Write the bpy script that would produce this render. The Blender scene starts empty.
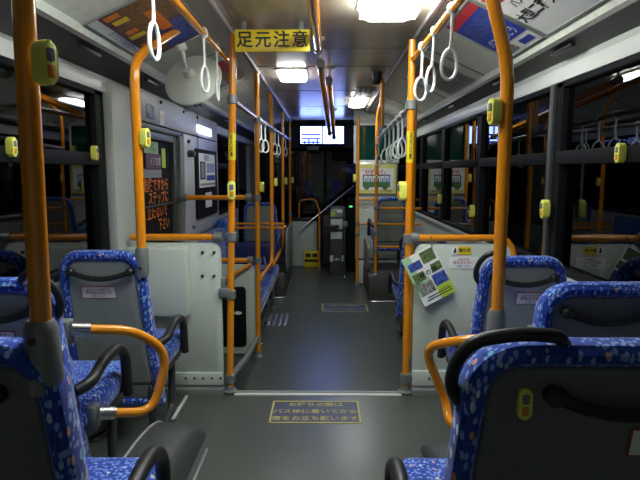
import bpy, bmesh, math, random
from mathutils import Vector as V, Matrix
random.seed(7)
S = bpy.context.scene
COL = S.collection

# ------------------------------------------------------------------ camera
F = 540.0; PITCH = math.radians(7.18); YAW = math.radians(.53); EYE = 1.27
cd = bpy.data.cameras.new('camera'); cam = bpy.data.objects.new('camera', cd); COL.objects.link(cam)
cd.sensor_width = 36; cd.lens = F/640*36; cd.clip_start = .02; cd.clip_end = 200
cam.location = (0, 0, EYE); cam.rotation_euler = (math.pi/2-PITCH, 0, YAW)
S.camera = cam

def W(px, py, X=None, Y=None, Z=None):
    """point of the place seen at a photo pixel, on a plane X=, Y= or Z= (metres)"""
    x = (px-320)/F; u = -(py-240)/F
    f = math.cos(PITCH)+u*math.sin(PITCH); z = -math.sin(PITCH)+u*math.cos(PITCH)
    r = V((x*math.cos(YAW)-f*math.sin(YAW), x*math.sin(YAW)+f*math.cos(YAW), z))
    t = X/r.x if X is not None else Y/r.y if Y is not None else (Z-EYE)/r.z
    return V((0, 0, EYE))+r*t

# ------------------------------------------------------------------ materials
M = {}
def mat(name, col, rough=.5, metal=0, noise=.0, nscale=40, spec=.5, bump=0, emit=None, es=0, coat=0):
    m = bpy.data.materials.new(name); m.use_nodes = True
    nt = m.node_tree; b = nt.nodes['Principled BSDF']
    b.inputs['Base Color'].default_value = (*col, 1); b.inputs['Roughness'].default_value = rough
    b.inputs['Metallic'].default_value = metal; b.inputs['Specular IOR Level'].default_value = spec
    b.inputs['Coat Weight'].default_value = coat; b.inputs['Coat Roughness'].default_value = .12
    if emit:
        b.inputs['Emission Color'].default_value = (*emit, 1); b.inputs['Emission Strength'].default_value = es
    if noise or bump:
        tc = nt.nodes.new('ShaderNodeTexCoord'); nz = nt.nodes.new('ShaderNodeTexNoise')
        nz.inputs['Scale'].default_value = nscale; nz.inputs['Detail'].default_value = 4
        nt.links.new(tc.outputs['Object'], nz.inputs['Vector'])
        if noise:
            rp = nt.nodes.new('ShaderNodeValToRGB')
            rp.color_ramp.elements[0].position = .3; rp.color_ramp.elements[1].position = .7
            rp.color_ramp.elements[0].color = (*[c*(1-noise) for c in col], 1)
            rp.color_ramp.elements[1].color = (*[min(1, c*(1+noise)) for c in col], 1)
            nt.links.new(nz.outputs['Fac'], rp.inputs['Fac']); nt.links.new(rp.outputs['Color'], b.inputs['Base Color'])
        if bump:
            bp = nt.nodes.new('ShaderNodeBump'); bp.inputs['Strength'].default_value = bump; bp.inputs['Distance'].default_value = .002
            nt.links.new(nz.outputs['Fac'], bp.inputs['Height']); nt.links.new(bp.outputs['Normal'], b.inputs['Normal'])
    M[name] = m; return m

mat('floor', (.074, .084, .076), .29, noise=.35, nscale=160, bump=.15)
mat('ceiling', (.50, .45, .36), .25, noise=.06, nscale=6, spec=.6)
mat('cove', (.72, .75, .66), .38, noise=.08, nscale=30)
mat('wall', (.46, .50, .46), .45, noise=.06, nscale=50)
mat('panel', (.56, .62, .56), .42, noise=.08, nscale=120)
mat('door_header', (.50, .51, .56), .4, noise=.05, nscale=60)  # lavender tint of the blue light is put into this colour
mat('white_band', (.66, .68, .66), .35)
mat('dark_recess', (.07, .065, .06), .5)
mat('black_frame', (.010, .010, .012), .6, spec=.1)
mat('dark_grey', (.06, .065, .065), .45, noise=.15, nscale=60)
mat('mid_grey', (.18, .19, .18), .4, noise=.06, nscale=60)
mat('bracket', (.22, .23, .225), .38, metal=.3)
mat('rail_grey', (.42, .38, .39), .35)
mat('steel', (.62, .63, .63), .25, metal=1)
mat('orange', (.80, .28, .008), .24, noise=.03, nscale=9, coat=.6)
mat('strap_white', (.80, .82, .80), .4)
mat('button_yellow', (.84, .86, .14), .35)
mat('button_lens', (.20, .17, .26), .2)
mat('button_orange', (.75, .25, .01), .3)
mat('black_rubber', (.014, .014, .015), .42)
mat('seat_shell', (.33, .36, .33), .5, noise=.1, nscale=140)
mat('shell_shaded', (.15, .155, .165), .55, noise=.1, nscale=140)  # seat shell again, with the shade on the near backs put into its colour
mat('seat_base', (.05, .052, .055), .5)
mat('white_paper', (.86, .87, .85), .5)
mat('red_ink', (.50, .03, .04), .5)
mat('blue_ink', (.03, .06, .42), .5)
mat('black_ink', (.012, .012, .012), .5)
mat('green_ink', (.06, .22, .07), .5)
mat('pale_green', (.42, .65, .38), .5)
mat('lime', (.48, .66, .06), .5)
mat('yellow', (.86, .66, .02), .4)
mat('pale_yellow', (.74, .70, .22), .45)
mat('orange_ink', (.85, .24, .03), .5, emit=(.9, .2, .02), es=.0)
mat('brown_ink', (.22, .12, .05), .5, noise=.5, nscale=60)
mat('photo_green', (.12, .17, .06), .5, noise=.8, nscale=120)
mat('photo_blue', (.05, .09, .36), .5, noise=.8, nscale=70)
mat('photo_mixed', (.25, .25, .22), .5, noise=.9, nscale=90)
mat('grey_ink', (.30, .31, .33), .5)
mat('plum_ink', (.16, .07, .10), .5)
mat('sky_ink', (.30, .38, .62), .5)
mat('dull_gold', (.52, .45, .12), .55)
mat('floor_blue', (.05, .06, .12), .45)
mat('aluminium', (.55, .57, .55), .35, metal=.85)
mat('mirror_back', (.72, .76, .68), .45, noise=.04)
mat('mirror_face', (.8, .8, .8), .03, metal=1)
mat('green_glass', (.0, .05, .035), .08, spec=.6)
mat('lamp', (.9, .9, .9), .4, emit=(.93, 1, .96), es=22)
mat('lamp_rim', (.5, .52, .5), .4)
mat('screen', (.8, .8, .9), .4, emit=(.24, .35, 1), es=10)
mat('screen_blue', (.02, .04, .3), .4, emit=(.02, .06, .6), es=.7)
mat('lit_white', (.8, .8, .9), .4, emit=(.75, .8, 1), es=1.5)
mat('led_green', (.05, .5, .1), .4, emit=(.1, 1, .2), es=1.5)
mat('neon_red', (.5, .02, .02), .4, emit=(1, .03, .02), es=1.5)
mat('neon_blue', (.05, .1, .5), .4, emit=(.25, .4, 1), es=5)
mat('neon_orange', (.5, .2, .1), .4, emit=(1, .25, .1), es=.8)
mat('asphalt', (.02, .02, .022), .8, noise=.3, nscale=4)

def glass():
    m = bpy.data.materials.new('window_glass'); m.use_nodes = True; nt = m.node_tree; nt.nodes.clear()
    o = nt.nodes.new('ShaderNodeOutputMaterial'); mx = nt.nodes.new('ShaderNodeMixShader')
    t = nt.nodes.new('ShaderNodeBsdfTransparent'); t.inputs[0].default_value = (.45, .45, .47, 1)
    g = nt.nodes.new('ShaderNodeBsdfGlossy'); g.inputs['Roughness'].default_value = .01; g.inputs[0].default_value = (.9, .9, .92, 1)
    fr = nt.nodes.new('ShaderNodeFresnel'); fr.inputs[0].default_value = 1.65
    nt.links.new(fr.outputs[0], mx.inputs[0]); nt.links.new(t.outputs[0], mx.inputs[1]); nt.links.new(g.outputs[0], mx.inputs[2])
    nt.links.new(mx.outputs[0], o.inputs[0]); M['glass'] = m
glass()

def fabric(name, base, fine, scale, sparse=.62):
    """blue moquette: woven streaks plus little coloured dashes"""
    m = bpy.data.materials.new(name); m.use_nodes = True; nt = m.node_tree; L = nt.links.new
    b = nt.nodes['Principled BSDF']; b.inputs['Roughness'].default_value = .8; b.inputs['Sheen Weight'].default_value = .25
    b.inputs['Specular IOR Level'].default_value = .2
    tc = nt.nodes.new('ShaderNodeTexCoord')
    def layer(sc, thr, seed):
        mp = nt.nodes.new('ShaderNodeMapping'); mp.inputs['Scale'].default_value = sc; mp.inputs['Location'].default_value = (seed, seed*.7, seed*1.3)
        vo = nt.nodes.new('ShaderNodeTexVoronoi'); vo.inputs['Scale'].default_value = 1; vo.inputs['Randomness'].default_value = .7
        lt = nt.nodes.new('ShaderNodeMath'); lt.operation = 'LESS_THAN'; lt.inputs[1].default_value = thr
        L(tc.outputs['Object'], mp.inputs[0]); L(mp.outputs[0], vo.inputs['Vector']); L(vo.outputs['Distance'], lt.inputs[0])
        return vo, lt
    v1, d1 = layer((scale*4.2, scale*4.2, scale*1.9), .45, 3)
    v2, d2 = layer((scale*1.9, scale*1.9, scale*.8), .23, 11)
    def ramp(vo, cols):
        sp = nt.nodes.new('ShaderNodeSeparateColor'); L(vo.outputs['Color'], sp.inputs[0])
        r = nt.nodes.new('ShaderNodeValToRGB'); r.color_ramp.interpolation = 'CONSTANT'; e = r.color_ramp.elements
        e[0].color = (*cols[0], 1); e[0].position = 0
        e[1].color = (*cols[1], 1); e[1].position = 1/len(cols)
        for i, c in enumerate(cols[2:]):
            n = e.new((i+2)/len(cols)); n.color = (*c, 1)
        L(sp.outputs[0], r.inputs[0]); return r
    r1 = ramp(v1, [base, fine, tuple(c*.45 for c in base), fine])
    r2 = ramp(v2, [base, (.75, .70, .30), (.55, .66, .85), (.75, .35, .14), (.15, .50, .62), (.70, .74, .85)])
    def mix(a, fac, col):
        x = nt.nodes.new('ShaderNodeMix'); x.data_type = 'RGBA'
        if isinstance(a, tuple): x.inputs[6].default_value = (*a, 1)
        else: L(a, x.inputs[6])
        L(fac, x.inputs[0]); L(col, x.inputs[7]); return x.outputs[2]
    c = mix(base, d1.outputs[0], r1.outputs[0]); c = mix(c, d2.outputs[0], r2.outputs[0])
    L(c, b.inputs['Base Color']); M[name] = m
fabric('fabric', (.015, .062, .43), (.24, .36, .74), 26)
fabric('bench_fabric', (.02, .07, .36), (.06, .15, .50), 22)
mat('navy', (.012, .018, .10), .7, noise=.2, nscale=90)

# ------------------------------------------------------------------ mesh kit
X, Y, Z = V((1, 0, 0)), V((0, 1, 0)), V((0, 0, 1))
class MB:
    def __init__(s): s.v = []; s.f = []; s.mi = []; s.mats = []
    def _m(s, m):
        m = M[m] if isinstance(m, str) else m
        if m not in s.mats: s.mats.append(m)
        return s.mats.index(m)
    def add(s, vs, fs, m):
        n = len(s.v); i = s._m(m); s.v += [tuple(a) for a in vs]
        for f in fs: s.f.append([n+k for k in f]); s.mi.append(i)
        return s
    def bm(s, bm, m):
        bm.verts.index_update()
        s.add([v.co.copy() for v in bm.verts], [[v.index for v in f.verts] for f in bm.faces], m); bm.free(); return s
    def box(s, m, x0, x1, y0, y1, z0, z1, bev=0, mx=None, seg=2):
        b = bmesh.new(); bmesh.ops.create_cube(b, size=1)
        for v in b.verts: v.co = V(((x0+x1)/2+v.co.x*(x1-x0), (y0+y1)/2+v.co.y*(y1-y0), (z0+z1)/2+v.co.z*(z1-z0)))
        if bev: bmesh.ops.bevel(b, geom=b.edges[:], offset=bev, segments=seg, affect='EDGES', profile=.5)
        if mx is not None: bmesh.ops.transform(b, matrix=mx, verts=b.verts[:])
        return s.bm(b, m)
    def fbox(s, m, o, u, v, x0, x1, y0, y1, d0, d1, bev=0):
        """box in a frame: x along u, y along v, depth along n = u x v"""
        n = u.cross(v); mx = Matrix(((u.x, v.x, n.x, o.x), (u.y, v.y, n.y, o.y), (u.z, v.z, n.z, o.z), (0, 0, 0, 1)))
        return s.box(m, x0, x1, y0, y1, d0, d1, bev, mx)
    def tube(s, m, pts, r, n=12, closed=False, fillet=0, flat=1.0):
        pts = [V(p) for p in pts]
        if fillet: pts = rnd(pts, fillet)
        N = len(pts); rs = r if isinstance(r, (list, tuple)) else [r]*N
        T = []
        for i in range(N):
            a = pts[i-1] if (i or closed) else pts[i]; b = pts[(i+1) % N] if (i < N-1 or closed) else pts[i]
            T.append((b-a).normalized())
        ref = Z if abs(T[0].z) < .9 else X
        nn = T[0].cross(ref).normalized(); vs = []; fs = []
        for i in range(N):
            nn = (nn-T[i]*nn.dot(T[i])).normalized(); bb = T[i].cross(nn)
            for k in range(n):
                a = 2*math.pi*k/n; vs.append(pts[i]+(nn*math.cos(a)*flat+bb*math.sin(a))*rs[i])
        for i in range(N if closed else N-1):
            j = (i+1) % N
            for k in range(n):
                l = (k+1) % n; fs.append([i*n+k, i*n+l, j*n+l, j*n+k])
        if not closed: fs.append(list(range(n))[::-1]); fs.append([(N-1)*n+k for k in range(n)])
        return s.add(vs, fs, m)
    def lathe(s, m, prof, o, ax=Z, n=28):
        ax = V(ax).normalized(); a1 = ax.orthogonal().normalized(); a2 = ax.cross(a1); o = V(o); vs = []; fs = []
        for (r, h) in prof:
            for k in range(n):
                t = 2*math.pi*k/n; vs.append(o+ax*h+(a1*math.cos(t)+a2*math.sin(t))*max(r, 1e-5))
        for i in range(len(prof)-1):
            for k in range(n):
                l = (k+1) % n; fs.append([i*n+k, i*n+l, (i+1)*n+l, (i+1)*n+k])
        fs.append(list(range(n))[::-1]); fs.append([(len(prof)-1)*n+k for k in range(n)])
        return s.add(vs, fs, m)
    def cyl(s, m, a, b, r, n=16):
        return s.tube(m, [a, b], r, n)
    def ext(s, m, prof, y0, y1):
        """closed XZ outline pushed along Y"""
        n = len(prof); vs = [(p[0], y0, p[1]) for p in prof]+[(p[0], y1, p[1]) for p in prof]
        fs = [[i, (i+1) % n, n+(i+1) % n, n+i] for i in range(n)]+[list(range(n))[::-1], [n+i for i in range(n)]]
        return s.add(vs, fs, m)
    def prism(s, m, o, u, v, poly, d0, d1, bev=0):
        n = u.cross(v); b = bmesh.new(); k = len(poly)
        a = [b.verts.new(o+u*p[0]+v*p[1]+n*d0) for p in poly]; c = [b.verts.new(o+u*p[0]+v*p[1]+n*d1) for p in poly]
        b.faces.new(a[::-1]); b.faces.new(c)
        for i in range(k): b.faces.new([a[i], a[(i+1) % k], c[(i+1) % k], c[i]])
        if bev: bmesh.ops.bevel(b, geom=[e for f in b.faces if len(f.verts) == k for e in f.edges], offset=bev, segments=2, affect='EDGES', profile=.5)
        return s.bm(b, m)
    def loft(s, m, rings):
        n = len(rings[0]); vs = [p for r in rings for p in r]; fs = []
        for i in range(len(rings)-1):
            for k in range(n):
                l = (k+1) % n; fs.append([i*n+k, i*n+l, (i+1)*n+l, (i+1)*n+k])
        fs.append(list(range(n))[::-1]); fs.append([(len(rings)-1)*n+k for k in range(n)])
        return s.add(vs, fs, m)
    def text(s, m, body, size, o, u, v, lift=.001, sx=1.0, bold=0, vert=False):
        if vert:
            for i, ch in enumerate(body): s.text(m, ch, size, o+v*(-i*size*1.05), u, v, lift, sx, bold)
            return s
        c = bpy.data.curves.new('t', 'FONT'); c.body = body; c.size = size; c.align_x = 'CENTER'; c.align_y = 'CENTER'; c.offset = bold*size
        c.resolution_u = 2
        t = bpy.data.objects.new('t', c); COL.objects.link(t); bpy.context.view_layer.update()
        me = bpy.data.meshes.new_from_object(t.evaluated_get(bpy.context.evaluated_depsgraph_get()))
        n = u.cross(v)
        s.add([o+u*(p.co.x*sx)+v*p.co.y+n*lift for p in me.vertices], [list(f.vertices) for f in me.polygons], m)
        bpy.data.objects.remove(t); bpy.data.curves.remove(c); bpy.data.meshes.remove(me); return s
    def make(s, name, parent=None, label=None, cat=None, group=None, kind=None, loc=None, angle=35):
        me = bpy.data.meshes.new(name); vs = s.v
        if loc is not None and parent is None: vs = [(V(a)-V(loc)) for a in vs]
        me.from_pydata([tuple(a) for a in vs], [], s.f)
        for m in s.mats: me.materials.append(m)
        me.polygons.foreach_set('material_index', s.mi); me.polygons.foreach_set('use_smooth', [True]*len(s.f))
        me.validate(); me.set_sharp_from_angle(angle=math.radians(angle)); me.update()
        o = bpy.data.objects.new(name, me); COL.objects.link(o)
        if parent is not None:
            o.parent = parent
            base = V((0, 0, 0)); q = parent
            while q: base += q.location; q = q.parent
            if not parent.get('_local') and base.length:
                for vv in me.vertices: vv.co -= base
        elif loc is not None: o.location = loc
        return tag(o, label, cat, group, kind)
def tag(o, label=None, cat=None, group=None, kind=None):
    for k, v in (('label', label), ('category', cat), ('group', group), ('kind', kind)):
        if v: o[k] = v
    return o
def empty(name, loc, label, cat, group=None):
    o = bpy.data.objects.new(name, None); COL.objects.link(o); o.location = loc; o.empty_display_size = .05
    return tag(o, label, cat, group)
def rnd(pts, r, n=6):
    out = [pts[0]]
    for i in range(1, len(pts)-1):
        a, b, c = pts[i-1], pts[i], pts[i+1]; d1 = (a-b); d2 = (c-b)
        q = min(r, d1.length*.49, d2.length*.49); p0 = b+d1.normalized()*q; p1 = b+d2.normalized()*q
        for k in range(n+1):
            t = k/n; out.append(p0*(1-t)**2+b*2*t*(1-t)+p1*t*t)
    return out+[pts[-1]]
def rpoly(w, h, r, n=6, cx=0, cy=0):
    p = []
    for (sx, sy, a0) in ((1, 1, 0), (-1, 1, 90), (-1, -1, 180), (1, -1, 270)):
        for k in range(n+1):
            a = math.radians(a0+90*k/n); p.append((cx+sx*(w/2-r)+r*math.cos(a), cy+sy*(h/2-r)+r*math.sin(a)))
    return p
def struct(mb, name, parent=None, angle=35):
    return mb.make(name, parent, kind='structure', angle=angle)
def dup(root, loc, label, rot=None):
    r = root.copy(); COL.objects.link(r); r.location = loc; r['label'] = label
    if rot is not None: r.rotation_euler = (0, 0, rot)
    for ch in list(root.children):
        c = ch.copy(); COL.objects.link(c); c.parent = r
        for g in ch.children:
            d = g.copy(); COL.objects.link(d); d.parent = c
    return r

XL, XR = -1.165, 1.10            # inner faces of the side walls
YB, YF = -.9, 9.0                # rear wall, windscreen
FZ = -.22                        # lowered front floor
CE = 2.05

# ------------------------------------------------------------------ setting
f = MB(); f.box('floor', XL-.05, XR+.05, YB, 3.0, -.28, 0); struct(f, 'floor_rear')
f = MB(); f.box('floor', XL-.05, XR+.05, 3.0, YF+.1, -.30, FZ); struct(f, 'floor_front')
t = MB(); t.box('white_band', -.52, .44, 2.955, 3.012, -.03, .006, .003)
t.box('dark_grey', -.52, .44, 2.978, 2.984, .006, .0075); t.box('dark_grey', -.52, .44, 2.992, 2.998, .006, .0075)
t.box('mid_grey', XL, -.58, 2.955, 3.01, -.03, .035, .003); t.box('mid_grey', .5, XR, 2.955, 3.01, -.03, .035, .003)
struct(t, 'trim_1')

# ceiling: flat centre, sloped coves, ledge above the windows
c = MB()
c.ext('ceiling', [(-.52, CE), (.52, CE), (.52, CE+.05), (-.52, CE+.05)], YB, YF)
for yy in (3.55, 4.15, 5.35, 6.6):                      # seams between the ceiling boards
    c.box('dark_grey', -.52, .52, yy, yy+.006, CE-.002, CE+.01)
struct(c, 'ceiling')
def cove(s, xe, name):
    c = MB()
    P = [(.52, CE), (.62, CE-.02), (.985, 1.865), (1.01, 1.845), (1.01, 1.815)]
    L = P+[(1.01, 1.9), (.9, 2.1), (.52, 2.1)]
    c.ext('cove', [(s*p[0], p[1]) for p in (L if s < 0 else L[::-1])], YB, YF)
    c.ext('cove', [(s*p[0], p[1]) for p in ((.985, 1.862), (1.0, 1.835), (1.03, 1.83), (1.03, 1.88))][::(1 if s < 0 else -1)], YB, YF)
    c.ext('dark_recess', [(s*a, b) for a, b in ((1.0, 1.815), (1.03, 1.815), (xe+.05, 1.75), (xe+.05, 1.9), (1.0, 1.9))][::(1 if s < 0 else -1)], YB, YF)
    # aluminium bead that edges the flat ceiling
    c.box('rail_grey', s*.52-.014, s*.52+.014, YB, YF, CE-.03, CE+.0, .005)
    # rib joints of the cove boards
    d = V((.365*s, 0, -.165)).normalized()
    for yy in (.6, 1.42, 3.45, 4.5, 5.6, 6.7):
        c.fbox('dark_grey', V((s*.62, yy, CE-.02)), Y, d, 0, .012, 0, .40, -.003*0-.002, .003)
    # air outlets let into the ledge
    for yy in (1.5, 2.35, 3.2, 4.4, 5.6):
        c.box('black_rubber', s*1.035-.012, s*1.035+.012, yy, yy+.2, 1.79, 1.806, .004)
    return struct(c, name)
cove(-1, -XL, 'ceiling_cove_left'); cove(1, XR, 'ceiling_cove_right')

SILL, HEAD, BAR = .80, 1.68, 1.335
def side_wall(s, xw, floors, posts, name, solid=()):
    w = MB(); o = xw+s*.06
    x0, x1 = min(xw, o), max(xw, o)
    for (y0, y1, z0, z1) in floors: w.box('wall', x0, x1, y0, y1, z0, z1)
    for (y0, y1) in posts: w.box('wall', x0-.0, x1, y0, y1, SILL, HEAD)
    for (y0, y1, z0, z1) in solid: w.box('wall', x0, x1, y0, y1, z0, z1)
    w.box('wall', x0, x1, YB, YF, 1.745, 1.90)
    w.box('white_band', min(xw-s*.018, o), max(xw-s*.018, o), YB, YF, HEAD, 1.745, .004)
    return struct(w, name)
side_wall(-1, XL, [(YB, 3.3, -.28, SILL), (4.35, 7.25, -.28, SILL), (8.45, YF, -.28, SILL)], [(8.45, YF)],
          'wall_left', solid=[(2.86, 3.3, SILL, HEAD), (4.35, 5.78, SILL, HEAD), (3.3, 4.35, 1.57, HEAD), (7.2, 7.3, SILL, HEAD)])
side_wall(1, XR, [(YB, YF, -.28, SILL)], [(8.5, YF)], 'wall_right')
w = MB(); w.box('wall', XL, XR, YB-.06, YB, -.28, 2.1); struct(w, 'wall_back')
w = MB(); w.box('dark_grey', XL, XR, YF, YF+.06, -.3, .42); w.box('dark_grey', XL, XR, YF, YF+.06, 1.66, 2.1)
w.box('black_frame', XL, XL+.07, YF, YF+.06, .42, 1.66); w.box('black_frame', XR-.07, XR, YF, YF+.06, .42, 1.66); w.box('black_frame', -.02, .02, YF, YF+.06, .42, 1.66)
struct(w, 'wall_front')
w = MB(); w.box('black_frame', XL, XR, YF+.01, YF+.05, .42, .47); w.box('black_frame', XL, XR, YF+.01, YF+.05, 1.61, 1.66)
wf = struct(w, 'window_1'); p = MB(); p.box('glass', XL+.07, XR-.07, YF+.028, YF+.032, .47, 1.61); struct(p, 'window_pane', wf)

def window(n, s, xw, y0, y1, bar=True, post=.05):
    w = MB(); a = xw-s*.012; b = xw+s*.05; x0, x1 = min(a, b), max(a, b)
    w.box('black_frame', x0, x1, y0, y0+post, SILL, HEAD, .004); w.box('black_frame', x0, x1, y1-post, y1, SILL, HEAD, .004)
    w.box('black_frame', x0, x1, y0, y1, SILL, SILL+.03, .004); w.box('black_frame', x0, x1, y0, y1, HEAD-.025, HEAD, .004)
    if bar:
        w.box('black_frame', min(xw-s*.02, b), max(xw-s*.02, b), y0+post*.6, y1-post*.6, BAR-.03, BAR+.03, .004)
    fr = struct(w, 'window_%d' % n)
    p = MB(); g = xw+s*.03
    p.box('glass', g-.002, g+.002, y0+post, y1-post, SILL+.03, (BAR-.03) if bar else HEAD-.025); struct(p, 'window_pane', fr)
    if bar:
        p = MB(); p.box('glass', g-s*.012-.002, g-s*.012+.002, y0+post, y1-post, BAR+.03, HEAD-.025); struct(p, 'window_pane', fr)
    return fr
window(2, -1, XL, YB, 2.86, post=.10); window(3, -1, XL, 5.78, 7.2)
rp = [YB, 2.60, 3.89, 5.06, 6.2, 8.5]
for i in range(5): window(4+i, 1, XR, rp[i], rp[i+1], post=.055)
# slim grey uprights in front of the black window posts on the right
t = MB()
t.box('dark_grey', XR-.03, XR-.006, 2.61, 2.65, SILL, HEAD, .005)
struct(t, 'trim_2')
t = MB(); t.box('wall', XR-.03, XR, YB, 8.5, SILL-.03, SILL, .005); struct(t, 'trim_3')
t = MB(); t.box('wall', XL, XL+.03, YB, 2.86, SILL-.03, SILL, .005); struct(t, 'trim_4')
t = MB(); t.box('wall', XL+.0, XL+.05, 2.88, 3.29, 0, 1.74, .012); struct(t, 'trim_5')   # broad grey pillar before the door

# middle door
d = MB(); x0, x1 = XL-.05, XL+.01
d.box('mid_grey', XL-.05, XL+.03, 3.3, 3.37, FZ, 1.57, .006); d.box('mid_grey', XL-.05, XL+.03, 4.28, 4.36, FZ, 1.57, .006); d.box('mid_grey', XL-.05, XL+.03, 3.3, 4.36, 1.545, 1.585, .006)
door = struct(d, 'door_1')
d = MB(); d.box('dark_grey', x0, x1-.005, 3.37, 3.43, FZ+.02, 1.545, .004); d.box('dark_grey', x0, x1-.005, 4.18, 4.28, FZ+.02, 1.545, .004)
d.box('mid_grey', x0, x1-.005, 3.43, 4.18, 1.49, 1.545, .004); d.box('dark_grey', x0, x1-.005, 3.43, 4.18, FZ+.02, .12, .004)
d.box('dark_grey', x0, x1-.005, 3.43, 4.18, 1.03, 1.045, .002); struct(d, 'door_leaf', door)
d = MB(); d.box('black_frame', XL-.03, XL-.02, 3.43, 4.18, .12, 1.49); struct(d, 'door_glass', door)
d = MB(); o = V((XL-.018, 3.80, 0))
d.fbox('pale_green', V((XL-.018, 3.72, 1.44)), Y, Z, -.16, .14, -.045, .035, 0, .002)
d.text('green_ink', '非常口', .07, V((XL-.016, 3.71, 1.435)), Y, Z)
d.fbox('plum_ink', V((XL-.018, 3.75, 1.35)), Y, Z, -.16, .16, -.065, .045, 0, .002); d.text('white_paper', 'ドア注意', .06, V((XL-.016, 3.79, 1.34)), Y, Z)
d.fbox('grey_ink', V((XL-.018, 3.72, 1.27)), Y, Z, -.2, .2, -.04, .02, 0, .002)
d.fbox('lime', V((XL-.018, 3.98, 1.37)), Y, Z, -.04, .05, -.07, .07, 0, .002)
struct(d, 'door_stickers', door)
d = MB()
for tx, zz, oy in (('危険ですから', 1.175, 0), ('ステップに', 1.085, .04), ('立たないで', .985, 0), ('下さい', .89, .14)):
    d.text('orange_ink', tx, .098, V((XL-.017, 3.80+oy, zz)), Y, Z, bold=.015, sx=.95)
struct(d, 'door_lettering', door)
# cover boards above and ahead of the door
t = MB(); t.box('door_header', XL, XL+.035, 3.31, 4.86, 1.585, 1.80, .008)
t.box('black_frame', XL+.03, XL+.037, 3.31, 5.75, 1.578, 1.586); t.box('black_frame', XL+.034, XL+.037, 4.86, 4.866, 1.0, 1.80)
t.fbox('mid_grey', V((XL+.036, 3.55, 1.66)), Y, Z, -.07, .07, -.05, .04, 0, .004, .002)
t.fbox('white_paper', V((XL+.036, 3.80, 1.64)), Y, Z, -.05, .05, -.05, .05, 0, .002); t.text('orange_ink', 'ドア', .045, V((XL+.039, 3.80, 1.64)), Y, Z)
for yy in (3.78, 4.38, 4.84):
    t.lathe('black_rubber', [(.012, 0), (.012, .01), (.006, .014)], (XL+.035, yy, 1.745), X, 12)
t.box('door_header', XL, XL+.03, 4.40, 5.76, .72, 1.80, .008)
t.lathe('dark_grey', [(.03, 0), (.03, .05), (.02, .06)], (XL+.03, 4.52, 1.42), X, 16)
t.lathe('dark_grey', [(.016, 0), (.016, .02)], (XL+.03, 4.52, 1.52), X, 12); t.lathe('dark_grey', [(.012, 0), (.012, .02)], (XL+.03, 4.60, .80), X, 12)
struct(t, 'trim_6')

# step lip, floor text near and far
def floor_sign(name, cx, cy, z, w, h, lines, label, kk):
    b = MB(); n = .0015
    b.box('floor_blue', cx-w/2, cx+w/2, cy-h/2, cy+h/2, z, z+.001)
    for (a0, a1, b0, b1) in ((-w/2, w/2, -h/2, -h/2+.012), (-w/2, w/2, h/2-.012, h/2), (-w/2, -w/2+.01, -h/2, h/2), (w/2-.01, w/2, -h/2, h/2)):
        b.box('dull_gold', cx+a0, cx+a1, cy+b0, cy+b1, z, z+.002)
    o = b.make(name, label=label, cat='floor sticker', kind='thing', loc=(cx, cy, z))
    for i, tx in enumerate(lines):
        b = MB(); b.text('dull_gold', tx, kk, V((cx, cy+h/2-h*(i+.5)/len(lines)*.92-.012, z)), X, Y, .0025, bold=.015); b.make('lettering', o)
    return o
floor_sign('floor_sticker', -.05, 2.745, 0, .475, .27, ['お降りの際は', 'バス停に着いてから', '席をお立ち願います'],
           'blue floor sticker with yellow border and three lines of writing behind the step edge', .072*.70)
floor_sign('floor_sticker', .22, 5.83, FZ, .50, .34, ['お降りの際は', '席をお立ち願います'],
           'faded small yellow edged floor sticker far down the front aisle', .055)
b = MB(); b.text('grey_ink', 'TOYOTA', .05, V((0, 0, 0)), X, Y, .001); del b

# grated plate by the bench
g = MB()
for i in range(5): g.box('aluminium', -.63+i*.055, -.63+i*.055+.03, 5.12, 5.56, FZ, FZ+.004, .001)
g.box('dark_grey', -.64, -.36, 5.11, 5.57, FZ, FZ+.002)
g.make('floor_plate', label='ribbed pale metal plate let into the floor beside the blue bench', cat='floor plate', kind='thing')

# rear podium and wheel hump
def hump(s, xa, xb, y0, y1, h, name, label):
    b = MB(); n = 16; m = 10; vs = []
    for k in range(m+1):
        u = k/m; xx = xa+(xb-xa)*math.sin(u*math.pi/2)
        for i in range(n+1):
            t = i/n; yy = y0+(y1-y0)*(.5-.5*math.cos(math.pi*t))
            vs.append(V((xx, yy, max(0, h*math.sin(math.pi*t)**.7*math.cos(u*math.pi/2)**.45))))
    fs = [[k*(n+1)+i, k*(n+1)+i+1, (k+1)*(n+1)+i+1, (k+1)*(n+1)+i] for k in range(m) for i in range(n)]+[list(range(n+1))]
    b.add(vs, fs, 'dark_grey')
    b.tube('rail_grey', [p+V((0, 0, .003)) for p in vs[:n+1]], .006, 8)
    o = b.make(name, kind='structure'); return o
hump(-1, -.775, -.575, 1.45, 2.47, .17, 'trim_7', '')
hump(1, .60, .44, 1.5, 2.35, .13, 'trim_8', '')
t = MB(); t.box('white_band', -.792, -.775, 2.5, 2.93, 0, .010, .002); t.box('aluminium', -.548, -.536, 1.75, 2.35, 0, .007, .002)
struct(t, 'trim_9')

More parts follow.
